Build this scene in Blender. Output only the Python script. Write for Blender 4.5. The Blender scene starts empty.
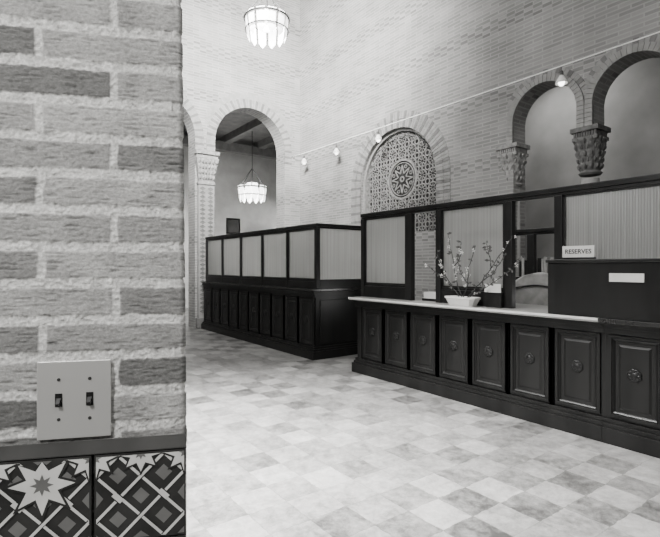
import bpy, bmesh, math, random
from mathutils import Vector, Matrix, noise
random.seed(7)
scene=bpy.context.scene
COL=scene.collection
A=math.atan(350/480.0)
# ---------------------------------------------------------------- materials
def g(v,a=1.0):
    return (v,v*0.99,v*0.96,a)
def newmat(name):
    m=bpy.data.materials.new(name); m.use_nodes=True
    nt=m.node_tree
    b=nt.nodes.get('Principled BSDF')
    return m,nt,b
def mat_noise(name,c1,c2,rough=0.5,scale=8,bump=0.0,stretch=(1,1,1),metal=0.0,spec=0.5,detail=6):
    m,nt,b=newmat(name)
    tc=nt.nodes.new('ShaderNodeTexCoord'); mp=nt.nodes.new('ShaderNodeMapping')
    mp.inputs['Scale'].default_value=stretch
    n=nt.nodes.new('ShaderNodeTexNoise'); n.inputs['Scale'].default_value=scale; n.inputs['Detail'].default_value=detail
    r=nt.nodes.new('ShaderNodeValToRGB')
    r.color_ramp.elements[0].position=0.3; r.color_ramp.elements[1].position=0.7
    r.color_ramp.elements[0].color=g(c1); r.color_ramp.elements[1].color=g(c2)
    L=nt.links.new
    L(tc.outputs['Object'],mp.inputs['Vector']); L(mp.outputs[0],n.inputs['Vector'])
    L(n.outputs['Fac'],r.inputs['Fac']); L(r.outputs[0],b.inputs['Base Color'])
    b.inputs['Roughness'].default_value=rough; b.inputs['Metallic'].default_value=metal
    b.inputs['Specular IOR Level'].default_value=spec
    if bump>0:
        bp=nt.nodes.new('ShaderNodeBump'); bp.inputs['Strength'].default_value=bump; bp.inputs['Distance'].default_value=0.01
        L(n.outputs['Fac'],bp.inputs['Height']); L(bp.outputs[0],b.inputs['Normal'])
    return m
def mat_brick(name,c1,c2,cm,bw=0.32,rh=0.062,mortar=0.012,bands=True):
    m,nt,b=newmat(name); L=nt.links.new; N=nt.nodes.new
    uv=N('ShaderNodeUVMap')
    br=N('ShaderNodeTexBrick')
    br.inputs['Scale'].default_value=1; br.inputs['Brick Width'].default_value=bw; br.inputs['Row Height'].default_value=rh
    br.inputs['Mortar Size'].default_value=mortar; br.inputs['Mortar Smooth'].default_value=0.5
    br.inputs['Color1'].default_value=g(c1); br.inputs['Color2'].default_value=g(c2); br.inputs['Mortar'].default_value=g(cm)
    br.inputs['Bias'].default_value=0.0
    L(uv.outputs[0],br.inputs['Vector'])
    n=N('ShaderNodeTexNoise'); n.inputs['Scale'].default_value=1.3; n.inputs['Detail'].default_value=8
    L(uv.outputs[0],n.inputs['Vector'])
    mr=N('ShaderNodeMapRange'); mr.inputs['From Min'].default_value=0.3; mr.inputs['From Max'].default_value=0.7
    mr.inputs['To Min'].default_value=0.80; mr.inputs['To Max'].default_value=1.15
    L(n.outputs['Fac'],mr.inputs['Value'])
    mx=N('ShaderNodeVectorMath'); mx.operation='SCALE'
    L(br.outputs['Color'],mx.inputs[0]); L(mr.outputs[0],mx.inputs['Scale'])
    out=mx.outputs[0]
    if bands:
        sep=N('ShaderNodeSeparateXYZ'); L(uv.outputs[0],sep.inputs[0])
        def math(op,a,bv=None,c=None):
            q=N('ShaderNodeMath'); q.operation=op
            for i,v in enumerate((a,bv,c)):
                if v is None: continue
                if isinstance(v,(int,float)): q.inputs[i].default_value=v
                else: L(v,q.inputs[i])
            return q.outputs[0]
        zz=math('ADD',sep.outputs[1],0.36)
        md=math('MODULO',zz,1.178)
        inb=math('LESS_THAN',md,0.248)
        ck=N('ShaderNodeTexChecker'); ck.inputs['Scale'].default_value=1.0
        mp=N('ShaderNodeMapping'); mp.inputs['Scale'].default_value=(6.25,16.13,1); L(uv.outputs[0],mp.inputs['Vector']); L(mp.outputs[0],ck.inputs['Vector'])
        ck.inputs['Color1'].default_value=(0.72,0.72,0.72,1); ck.inputs['Color2'].default_value=(1.06,1.06,1.06,1)
        mm=N('ShaderNodeMix'); mm.data_type='RGBA'; mm.inputs[6].default_value=(1,1,1,1)
        L(inb,mm.inputs[0]); L(ck.outputs[0],mm.inputs[7])
        m2=N('ShaderNodeVectorMath'); m2.operation='MULTIPLY'
        L(out,m2.inputs[0]); L(mm.outputs[2],m2.inputs[1]); out=m2.outputs[0]
    L(out,b.inputs['Base Color'])
    b.inputs['Roughness'].default_value=0.9
    bp=N('ShaderNodeBump'); bp.inputs['Strength'].default_value=0.5; bp.inputs['Distance'].default_value=0.008; bp.invert=True
    L(br.outputs['Fac'],bp.inputs['Height']); L(bp.outputs[0],b.inputs['Normal'])
    return m
M_wall=mat_brick('light_roman_brick',0.185,0.135,0.215)
M_pierb=mat_brick('pier_brick',0.30,0.18,0.46,bw=0.27,rh=0.0725,mortar=0.018,bands=False)
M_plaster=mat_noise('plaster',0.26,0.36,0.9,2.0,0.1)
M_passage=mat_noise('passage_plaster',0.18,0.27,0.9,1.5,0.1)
M_stone=mat_noise('voussoir_brick',0.14,0.20,0.85,9,0.3)
M_stone2=mat_noise('voussoir_dark_brick',0.075,0.12,0.85,9,0.3)
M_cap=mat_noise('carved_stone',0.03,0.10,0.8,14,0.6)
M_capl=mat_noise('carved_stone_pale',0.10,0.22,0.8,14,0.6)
M_wood=mat_noise('dark_stained_oak',0.003,0.011,0.36,5,0.05,(1,1,0.12),0,0.28)
M_wood2=mat_noise('dark_carved_oak',0.004,0.010,0.40,20,0.1,spec=0.32)
M_beam=mat_noise('ceiling_timber',0.08,0.14,0.7,5,0.1)
M_ledge=mat_noise('worn_counter_top',0.14,0.21,0.3,4,0.0,(3,0.3,1))
M_ledged=mat_noise('dark_counter_top',0.012,0.02,0.22,4)
M_edge=mat_noise('pale_counter_edge',0.40,0.52,0.4,6)
M_white=mat_noise('white_glaze',0.46,0.58,0.25,5)
M_soil=mat_noise('soil',0.02,0.06,0.95,60,0.8)
M_stem=mat_noise('twig_bark',0.008,0.03,0.8,40,0.3)
M_leaf=mat_noise('leaf',0.02,0.09,0.6,30)
M_blos=mat_noise('blossom_petal',0.40,0.62,0.7,20)
M_metal=mat_noise('brushed_switch_plate',0.52,0.58,0.42,3,0.0,(1,1,1),0.55)
M_black=mat_noise('black_bakelite',0.006,0.012,0.35,10)
M_iron=mat_noise('wrought_iron',0.015,0.03,0.5,10)
M_paper=mat_noise('card_paper',0.46,0.56,0.8,3)
M_ink=mat_noise('black_ink',0.01,0.015,0.6,3)
M_cloth=mat_noise('grey_leather',0.16,0.26,0.5,10,0.2)
M_tiledark=mat_noise('dark_glazed_tile',0.018,0.045,0.22,14)
M_tilegray=mat_noise('gray_glazed_tile',0.10,0.17,0.3,14)
M_tilewhite=mat_noise('white_glazed_strapwork',0.50,0.66,0.3,14)
M_lat=mat_noise('pierced_stone_lattice',0.11,0.18,0.8,14,0.2)
M_latback=mat_noise('dark_lattice_backing',0.010,0.020,0.5,3)  # one dark tone for the flat sheet behind the lattice
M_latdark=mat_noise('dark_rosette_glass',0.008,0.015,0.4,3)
M_latmid=mat_noise('stone_spandrel',0.05,0.10,0.8,14,0.2)
M_darkglass=mat_noise('dark_glass',0.02,0.05,0.1,1)
M_book=mat_noise('book_cloth',0.05,0.22,0.7,3)
M_cord=mat_noise('pale_cord',0.6,0.7,0.8,3)
def mat_emit(name,c,s):
    m,nt,b=newmat(name)
    b.inputs['Emission Color'].default_value=g(1.0); b.inputs['Emission Strength'].default_value=s
    n=nt.nodes.new('ShaderNodeTexNoise'); n.inputs['Scale'].default_value=9
    r=nt.nodes.new('ShaderNodeMapRange'); r.inputs['To Min'].default_value=c*0.85; r.inputs['To Max'].default_value=c
    nt.links.new(n.outputs['Fac'],r.inputs['Value']); nt.links.new(r.outputs[0],b.inputs['Base Color'])
    return m
M_lampglass=mat_emit('lit_milk_glass',0.8,3.0)
M_lamphot=mat_emit('bright_milk_glass',0.8,3.0)
M_bulb=mat_emit('lit_bulb',0.9,8.0)
def mat_ribglass(name,axis):
    m=bpy.data.materials.new(name); m.use_nodes=True; nt=m.node_tree; nt.nodes.clear(); L=nt.links.new; N=nt.nodes.new
    out=N('ShaderNodeOutputMaterial'); tr=N('ShaderNodeBsdfTranslucent'); df=N('ShaderNodeBsdfDiffuse'); gl=N('ShaderNodeBsdfGlossy'); rf=N('ShaderNodeBsdfRefraction')
    tc=N('ShaderNodeTexCoord'); wv=N('ShaderNodeTexWave'); wv.bands_direction=axis; wv.inputs['Scale'].default_value=14; wv.inputs['Distortion'].default_value=0
    mp=N('ShaderNodeMapping'); mp.inputs['Scale'].default_value=(30,30,0.4); nz=N('ShaderNodeTexNoise'); nz.inputs['Scale'].default_value=1.0; nz.inputs['Detail'].default_value=2
    L(tc.outputs['Object'],mp.inputs['Vector']); L(mp.outputs[0],nz.inputs['Vector'])
    sc=N('ShaderNodeMath'); sc.operation='MULTIPLY_ADD'; L(wv.outputs['Fac'],sc.inputs[0]); sc.inputs[1].default_value=0.35; L(nz.outputs['Fac'],sc.inputs[2])
    r=N('ShaderNodeValToRGB'); r.color_ramp.elements[0].position=0.2; r.color_ramp.elements[1].position=1.1
    r.color_ramp.elements[0].color=(0.60,0.60,0.59,1); r.color_ramp.elements[1].color=(0.97,0.97,0.96,1)
    L(sc.outputs[0],r.inputs['Fac']); L(r.outputs[0],tr.inputs[0]); L(r.outputs[0],rf.inputs[0])
    df.inputs[0].default_value=(0.22,0.22,0.215,1)
    gl.inputs[0].default_value=(0.85,0.85,0.85,1); gl.inputs['Roughness'].default_value=0.22
    rf.inputs['Roughness'].default_value=0.26; rf.inputs['IOR'].default_value=1.15
    bp=N('ShaderNodeBump'); bp.inputs['Strength'].default_value=0.5; bp.inputs['Distance'].default_value=0.003
    L(wv.outputs['Fac'],bp.inputs['Height'])
    for s in (gl,rf): L(bp.outputs[0],s.inputs['Normal'])
    m1=N('ShaderNodeMixShader'); m1.inputs[0].default_value=0.30; L(tr.outputs[0],m1.inputs[1]); L(df.outputs[0],m1.inputs[2])
    m3=N('ShaderNodeMixShader'); m3.inputs[0].default_value=0.58; L(m1.outputs[0],m3.inputs[1]); L(rf.outputs[0],m3.inputs[2])
    m2=N('ShaderNodeMixShader'); m2.inputs[0].default_value=0.12; L(m3.outputs[0],m2.inputs[1]); L(gl.outputs[0],m2.inputs[2])
    L(m2.outputs[0],out.inputs[0]); return m
M_glY=mat_ribglass('ribbed_glass','Y'); M_glX=mat_ribglass('ribbed_glass_end','X')
def mat_floor():
    m,nt,b=newmat('stone_tile_floor'); L=nt.links.new; N=nt.nodes.new
    tc=N('ShaderNodeTexCoord'); mp=N('ShaderNodeMapping'); s=1/0.27
    mp.inputs['Scale'].default_value=(s,s,s); mp.inputs['Location'].default_value=(0.1,0.2,0)
    wn0=N('ShaderNodeTexNoise'); wn0.inputs['Scale'].default_value=14; L(tc.outputs['Object'],wn0.inputs['Vector'])
    wob=N('ShaderNodeVectorMath'); wob.operation='MULTIPLY_ADD'; L(wn0.outputs['Color'],wob.inputs[0]); wob.inputs[1].default_value=(0.03,0.03,0); L(tc.outputs['Object'],wob.inputs[2])
    L(wob.outputs[0],mp.inputs['Vector'])
    fl=N('ShaderNodeVectorMath'); fl.operation='FLOOR'; L(mp.outputs[0],fl.inputs[0])
    sep0=N('ShaderNodeSeparateXYZ'); L(fl.outputs[0],sep0.inputs[0])
    cmb=N('ShaderNodeCombineXYZ'); L(sep0.outputs[0],cmb.inputs[0]); L(sep0.outputs[1],cmb.inputs[1])
    wn=N('ShaderNodeTexWhiteNoise'); wn.noise_dimensions='2D'; L(cmb.outputs[0],wn.inputs['Vector'])
    ad=N('ShaderNodeMath'); ad.operation='ADD'; L(sep0.outputs[0],ad.inputs[0]); L(sep0.outputs[1],ad.inputs[1])
    md=N('ShaderNodeMath'); md.operation='FLOORED_MODULO'; L(ad.outputs[0],md.inputs[0]); md.inputs[1].default_value=2
    n=N('ShaderNodeTexNoise'); n.inputs['Scale'].default_value=12; n.inputs['Detail'].default_value=10; n.inputs['Roughness'].default_value=0.8; n.inputs['Distortion'].default_value=0.3
    off=N('ShaderNodeVectorMath'); off.operation='MULTIPLY_ADD'; L(wn.outputs['Color'],off.inputs[0]); off.inputs[1].default_value=(9,9,9); L(tc.outputs['Object'],off.inputs[2])
    L(off.outputs[0],n.inputs['Vector'])
    st=N('ShaderNodeTexNoise'); st.inputs['Scale'].default_value=1.6; st.inputs['Detail'].default_value=9; st.inputs['Roughness'].default_value=0.65; L(tc.outputs['Object'],st.inputs['Vector'])
    def ma(op,a,bb,c=None):
        q=N('ShaderNodeMath'); q.operation=op
        for i,v in enumerate((a,bb,c)):
            if v is None: continue
            if isinstance(v,(int,float)): q.inputs[i].default_value=v
            else: L(v,q.inputs[i])
        return q.outputs[0]
    v=ma('MULTIPLY_ADD',md.outputs[0],0.045,0.080)
    v=ma('MULTIPLY_ADD',wn.outputs['Value'],0.085,v)
    v=ma('ADD',v,ma('MULTIPLY_ADD',n.outputs['Fac'],0.46,-0.23))
    v=ma('ADD',v,ma('MULTIPLY_ADD',st.outputs['Fac'],0.26,-0.13))
    v=ma('MAXIMUM',v,0.035)
    fr=N('ShaderNodeVectorMath'); fr.operation='FRACTION'; L(mp.outputs[0],fr.inputs[0])
    sf=N('ShaderNodeSeparateXYZ'); L(fr.outputs[0],sf.inputs[0])
    def edge(o):
        d=ma('ABSOLUTE',ma('SUBTRACT',o,0.5),0); return ma('GREATER_THAN',d,0.488)
    j=ma('MAXIMUM',edge(sf.outputs[0]),edge(sf.outputs[1]))
    v=ma('MULTIPLY',v,ma('MULTIPLY_ADD',j,-0.25,1.0))
    c=N('ShaderNodeCombineColor'); L(v,c.inputs[0]); L(ma('MULTIPLY',v,0.99),c.inputs[1]); L(ma('MULTIPLY',v,0.96),c.inputs[2])
    L(c.outputs[0],b.inputs['Base Color'])
    L(ma('MULTIPLY_ADD',n.outputs['Fac'],0.4,0.16),b.inputs['Roughness'])
    bp=N('ShaderNodeBump'); bp.inputs['Strength'].default_value=0.25; bp.inputs['Distance'].default_value=0.003; bp.invert=True
    L(j,bp.inputs['Height']); L(bp.outputs[0],b.inputs['Normal'])
    return m
M_floor=mat_floor()
# ---------------------------------------------------------------- helpers
def B(): return bmesh.new()
def box(bm,x0,x1,y0,y1,z0,z1,mi=0):
    vs=[bm.verts.new((x,y,z)) for x in (x0,x1) for y in (y0,y1) for z in (z0,z1)]
    for f in ((0,1,3,2),(4,6,7,5),(0,4,5,1),(2,3,7,6),(0,2,6,4),(1,5,7,3)):
        fc=bm.faces.new([vs[i] for i in f]); fc.material_index=mi
    return vs
def lathe(bm,prof,cx=0,cy=0,cz=0,seg=32,mi=0,smooth=True,fn=None):
    rings=[]
    for (r,z) in prof:
        ring=[]
        for i in range(seg):
            a=2*math.pi*i/seg
            rr=r*(fn(a,z) if fn else 1)
            ring.append(bm.verts.new((cx+rr*math.cos(a),cy+rr*math.sin(a),cz+z)))
        rings.append(ring)
    for k in range(len(rings)-1):
        for i in range(seg):
            f=bm.faces.new((rings[k][i],rings[k][(i+1)%seg],rings[k+1][(i+1)%seg],rings[k+1][i])); f.smooth=smooth; f.material_index=mi
    for ring in (rings[0][::-1],rings[-1]):
        try: f=bm.faces.new(ring); f.material_index=mi
        except Exception: pass
def tube(bm,pts,r,seg=8,r2=None,mi=0):
    pts=[Vector(p) for p in pts]; rings=[]
    for k,p in enumerate(pts):
        t=(pts[min(k+1,len(pts)-1)]-pts[max(k-1,0)]).normalized()
        up=Vector((0,0,1)) if abs(t.z)<0.95 else Vector((1,0,0))
        a=t.cross(up).normalized(); b=t.cross(a).normalized()
        rr=r if r2 is None else r+(r2-r)*k/(len(pts)-1)
        rings.append([bm.verts.new(p+a*rr*math.cos(2*math.pi*i/seg)+b*rr*math.sin(2*math.pi*i/seg)) for i in range(seg)])
    for k in range(len(rings)-1):
        for i in range(seg):
            f=bm.faces.new((rings[k][i],rings[k][(i+1)%seg],rings[k+1][(i+1)%seg],rings[k+1][i])); f.smooth=True; f.material_index=mi
    bm.faces.new(rings[0][::-1]).material_index=mi; bm.faces.new(rings[-1]).material_index=mi
def empty(name,loc,label,cat,rz=0,group=None):
    e=bpy.data.objects.new(name,None); e.location=loc; e.rotation_euler=(0,0,rz); e.empty_display_size=0.1
    COL.objects.link(e); e['label']=label; e['category']=cat
    if group: e['group']=group
    return e
def obj(name,bm,mats,parent=None,label=None,cat=None,kind=None,bevel=0,local=False,group=None,recalc=True):
    if recalc: bmesh.ops.recalc_face_normals(bm,faces=bm.faces)
    co=[v.co for v in bm.verts]
    lo=Vector([min(c[i] for c in co) for i in range(3)]); hi=Vector([max(c[i] for c in co) for i in range(3)])
    c=(lo+hi)/2
    if kind is None and parent is None: c.z=lo.z
    if kind=='structure': c=Vector((0,0,0))
    for v in bm.verts: v.co-=c
    me=bpy.data.meshes.new(name); bm.to_mesh(me); bm.free()
    if not isinstance(mats,(list,tuple)): mats=[mats]
    for m in mats: me.materials.append(m)
    o=bpy.data.objects.new(name,me); COL.objects.link(o)
    if parent is not None:
        o.parent=parent
        off=Vector((0,0,0))
        if not local:
            p=parent
            while p is not None: off+=Vector(p.location); p=p.parent
        o.location=c-off
    else: o.location=c
    if label: o['label']=label
    if cat: o['category']=cat
    if kind: o['kind']=kind
    if group: o['group']=group
    if bevel>0:
        bv=o.modifiers.new('bevel','BEVEL'); bv.width=bevel; bv.segments=2; bv.limit_method='ANGLE'
    return o
def planar_wall(name,outer,holes,mapf,thick,mat,label=None):
    cu=bpy.data.curves.new(name,'CURVE'); cu.dimensions='2D'; cu.fill_mode='BOTH'; cu.extrude=thick/2
    for path in [outer]+holes:
        sp=cu.splines.new('POLY'); sp.points.add(len(path)-1); sp.use_cyclic_u=True
        for p,(a,z) in zip(sp.points,path): p.co=(a,z,0,1)
    t=bpy.data.objects.new('tmpc',cu); COL.objects.link(t)
    dg=bpy.context.evaluated_depsgraph_get(); me=bpy.data.meshes.new_from_object(t.evaluated_get(dg))
    bpy.data.objects.remove(t)
    me.name=name
    uvl=me.uv_layers.new(name='UVMap') if not me.uv_layers else me.uv_layers[0]
    for poly in me.polygons:
        nn=poly.normal
        for li in poly.loop_indices:
            v=me.vertices[me.loops[li].vertex_index].co
            if abs(nn.z)>0.5: uvl.data[li].uv=(v.x,v.y)
            elif abs(nn.x)>0.7: uvl.data[li].uv=(v.z,v.y)
            else: uvl.data[li].uv=(v.z*1.0+0.0,v.x)
    for v in me.vertices: v.co=Vector(mapf(v.co.x,v.co.y,v.co.z+thick/2))
    me.materials.clear(); me.materials.append(mat); me.update()
    bm=bmesh.new(); bm.from_mesh(me); bmesh.ops.recalc_face_normals(bm,faces=bm.faces); bm.to_mesh(me); bm.free()
    for p in me.polygons: p.use_smooth=False
    o=bpy.data.objects.new(name,me); COL.objects.link(o); o['kind']='structure'
    return o
def arc(cx,cz,r,a0,a1,n=28):
    return [(cx+r*math.cos(a0+(a1-a0)*i/n),cz+r*math.sin(a0+(a1-a0)*i/n)) for i in range(n+1)]
# ---------------------------------------------------------------- shell
XW,YW,ZC=7.2,11.3,9.2
bm=B(); box(bm,-3.4,13.2,-3.4,17.4,-0.1,0.0); obj('floor',bm,M_floor,kind='structure')
bm=B(); box(bm,-3.4,XW+0.35,-3.4,YW+0.45,ZC,ZC+0.1)
for k in range(8): box(bm,-3.0,XW,-2.6+k*1.9,-2.35+k*1.9,ZC-0.25,ZC)
obj('ceiling',bm,M_plaster,kind='structure')
LYc,LZc,LR=7.50,3.29,1.16
ASH=0.07
arcC=[4.075+ASH,2.785+ASH,1.495+ASH,0.205+ASH]; AR=0.53; ASP=3.87; AB=3.55
out=[(YW+0.45,0),(YW+0.45,ZC),(-3.4,ZC),(-3.4,0),(arcC[-1]-AR,0),(arcC[-1]-AR,AB)]
for i,c in enumerate(arcC[::-1]):
    if i>0: out.append((c-AR,AB))
    out+=arc(c,ASP,AR,math.pi,0,28)
    out.append((c+AR,AB))
out.append((arcC[0]+AR,0))
hole=[(LYc-LR,2.2),(LYc+LR,2.2)]+arc(LYc,LZc,LR,0,math.pi,32)
mr=lambda a,z,d:(XW+d,a,z)
planar_wall('wall_right',out,[hole],mr,0.35,M_wall)
FX,FR,FS,FAB=5.71,1.0,4.60,4.28
F2=3.20
out=[(-3.4,0),(-3.4,ZC),(XW+0.0,ZC),(XW+0.0,0),(FX+FR,0)]+arc(FX,FS,FR,0,math.pi,32)+[(FX-FR,0),(F2+FR,0)]+arc(F2,FS,FR,0,math.pi,32)+[(F2-FR,0)]
mf=lambda a,z,d:(a,YW+d,z)
planar_wall('wall_far',out,[],mf,0.45,M_wall)
planar_wall('wall_left',[(-3.4,0),(-3.4,ZC),(YW+.45,ZC),(YW+.45,0)],[],lambda a,z,d:(-3.4+d,a,z),0.4,M_wall)
planar_wall('wall_back',[(-3.4,0),(-3.4,ZC),(XW,ZC),(XW,0)],[],lambda a,z,d:(a,-3.4+d,z),0.4,M_wall)
bm=B(); box(bm,-3.4,13.2,17.0,17.3,0,6.2); obj('wall_hall_far',bm,M_plaster,kind='structure')
bm=B(); box(bm,13.0,13.2,YW+.45,17.0,0,6.2); obj('wall_hall_right',bm,M_plaster,kind='structure')
bm=B(); box(bm,-3.4,-3.2,YW+.45,17.0,0,6.2); obj('wall_hall_left',bm,M_plaster,kind='structure')
bm=B(); box(bm,XW+.36,13.2,YW+.2,YW+.45,0,6.2); obj('wall_hall_near',bm,M_plaster,kind='structure')
bm=B(); box(bm,-3.4,13.2,YW+.45,17.3,6.1,6.2)
for k in range(12): box(bm,-2.5+k*1.35,-2.25+k*1.35,YW+.45,17.0,5.85,6.1)
box(bm,-3.2,13.0,15.9,16.2,5.6,5.9)
obj('ceiling_hall',bm,M_beam,kind='structure')
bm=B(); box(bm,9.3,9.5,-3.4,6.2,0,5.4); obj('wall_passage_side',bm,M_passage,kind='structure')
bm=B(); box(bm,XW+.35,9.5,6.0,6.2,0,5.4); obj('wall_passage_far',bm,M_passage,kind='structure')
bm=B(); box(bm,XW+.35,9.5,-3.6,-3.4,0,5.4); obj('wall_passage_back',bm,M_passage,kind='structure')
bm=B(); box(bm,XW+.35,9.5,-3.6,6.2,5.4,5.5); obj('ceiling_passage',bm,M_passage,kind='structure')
TN=[0]
def ring(mapf,cx,cz,r0,r1,n,zb=None,d=0.03,gap=0.008,alt=True,rows=1,clip=99):
    bm=B()
    def blk(pts,mi):
        if abs(sum(p[0] for p in pts)/len(pts)-cx)>clip: return
        pts=[(max(cx-clip-0.02,min(cx+clip+0.02,p[0])),p[1]) for p in pts]
        fr=[bm.verts.new(mapf(a,z,-d)) for a,z in pts]; bk=[bm.verts.new(mapf(a,z,0.02)) for a,z in pts]
        m=len(pts)
        bm.faces.new(fr).material_index=mi
        for i in range(m):
            bm.faces.new((fr[i],bk[i],bk[(i+1)%m],fr[(i+1)%m])).material_index=mi
    for rr in range(rows):
        a0r=r0+(r1-r0)*rr/rows+(gap if rr else 0); a1r=r0+(r1-r0)*(rr+1)/rows
        for i in range(n):
            ga=gap/((a0r+a1r)/2)
            t0=math.pi*i/n+ga/2; t1=math.pi*(i+1)/n-ga/2; tm=(t0+t1)/2
            P=lambda r,t:(cx+r*math.cos(t),cz+r*math.sin(t))
            blk([P(a0r,t0),P(a0r,tm),P(a0r,t1),P(a1r,t1),P(a1r,tm),P(a1r,t0)],(1 if (i*7+rr*3)%3==0 else 0) if alt else 0)
        if zb is not None:
            nn=max(1,int(round((cz-zb)/(math.pi*(r0+r1)/2/n))))
            for s in (-1,1):
                for i in range(nn):
                    z0=zb+(cz-zb)*i/nn+gap/2; z1=zb+(cz-zb)*(i+1)/nn-gap/2
                    blk([(cx+s*a0r,z0),(cx+s*a1r,z0),(cx+s*a1r,z1),(cx+s*a0r,z1)],(1 if (i*7+rr*3)%3==0 else 0) if alt else 0)
    TN[0]+=1
    return obj('trim_%d'%TN[0],bm,[M_stone,M_stone2],kind='structure')
ring(mr,LYc,LZc,LR,LR+0.34,64,zb=2.3,rows=2,d=0.014,gap=0.010)
for c in arcC:
    ring(mr,c,ASP,AR,AR+0.11,26,zb=AB,d=0.03,alt=False,gap=0.006)
    ring(mr,c,ASP,AR+0.115,AR+0.20,30,d=0.012,alt=True,gap=0.006,clip=0.625)
ring(mf,FX,FS,FR,FR+0.22,60,zb=FAB,rows=1,d=0.012,gap=0.005)
ring(mf,FX,FS,FR+0.23,FR+0.38,70,rows=1,d=0.005,alt=False,gap=0.005,clip=1.24)
ring(mf,F2,FS,FR,FR+0.22,60,zb=FAB,rows=1,d=0.012,gap=0.005)
def superr(a,p):
    return (abs(math.cos(a))**p+abs(math.sin(a))**p)**(-1.0/p)
def column(loc,ztop,capH,rsh,rcap,label,mcap,nm='arcade_column',grp=None):
    e=empty(nm,loc,label,'column',group=grp)
    bm=B(); lathe(bm,[(rsh*1.6,0),(rsh*1.6,0.1),(rsh*1.35,0.14),(rsh*1.45,0.2),(rsh*1.1,0.26),(rsh,0.3),(rsh*0.93,ztop-capH-0.05)],loc[0],loc[1],0,32)
    obj('column_shaft',bm,M_stone,e)
    bm=B(); seg=64; prev=None; zb=ztop-capH
    lv=[(0,rsh*1.1,2,0),(0.03,rsh*1.25,2,0),(0.06,rsh*1.02,2,0)]
    for k in range(1,15):
        t=k/14; lv.append((0.06+t*(capH*0.72-0.06),rsh*1.05+(rcap*0.88-rsh*1.05)*t**1.6,2+4*t,0.10*math.sin(math.pi*t*3)**2+0.03))
    for zz,r,p,am in lv:
        rg=[]
        for i in range(seg):
            a=2*math.pi*i/seg
            rr=r*superr(a,p)*(1+am*(abs(math.sin(4*a))*2-1))
            rr=min(rr,rcap*1.38)
            rg.append(bm.verts.new((loc[0]+rr*math.cos(a),loc[1]+rr*math.sin(a),zb+zz)))
        if prev:
            for i in range(seg): bm.faces.new((prev[i],prev[(i+1)%seg],rg[(i+1)%seg],rg[i]))
        else: bm.faces.new(rg[::-1])
        prev=rg
    bm.faces.new(prev)
    for row in range(5):
        nl=12
        for i in range(nl):
            a=2*math.pi*(i+0.5*(row%2))/nl; t=0.08+0.19*row; r=(rsh*1.05+(rcap*0.88-rsh*1.05)*t**1.6)*superr(a,2+4*t)+0.012
            m=Matrix.Translation((loc[0]+r*math.cos(a),loc[1]+r*math.sin(a),zb+0.08+t*capH*0.72))@Matrix.Rotation(a,4,'Z')@Matrix.Rotation(0.4,4,'Y')@Matrix.Diagonal((0.024,0.019,0.042,1))
            bmesh.ops.create_icosphere(bm,subdivisions=2,radius=1,matrix=m)
    obj('column_capital',bm,mcap,e,recalc=True)
    bm=B()
    box(bm,loc[0]-rcap*0.9,loc[0]+rcap*0.9,loc[1]-rcap*0.9,loc[1]+rcap*0.9,ztop-capH*0.28,ztop-capH*0.2)
    box(bm,loc[0]-rcap*0.82,loc[0]+rcap*0.82,loc[1]-rcap*0.82,loc[1]+rcap*0.82,ztop-capH*0.2,ztop-capH*0.1)
    box(bm,loc[0]-rcap,loc[0]+rcap,loc[1]-rcap,loc[1]+rcap,ztop-capH*0.1,ztop)
    n=9
    for i in range(n):
        yy=loc[1]-rcap*0.82+2*rcap*0.82*(i+0.5)/n
        box(bm,loc[0]-rcap*0.9,loc[0]-rcap*0.8,yy-0.012,yy+0.012,ztop-capH*0.2,ztop-capH*0.1)
    obj('abacus',bm,mcap,e,bevel=0.006)
    return e
for i,y in enumerate([4.72,3.43,2.14,0.85]):
    column((XW+0.16,y+ASH,0),AB,0.70,0.13,0.205,'stone arcade column with dark carved foliate capital' if i else 'stone arcade column with pale carved foliate capital',M_cap if i else M_capl,grp='arcade columns along the brick wall')
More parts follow.
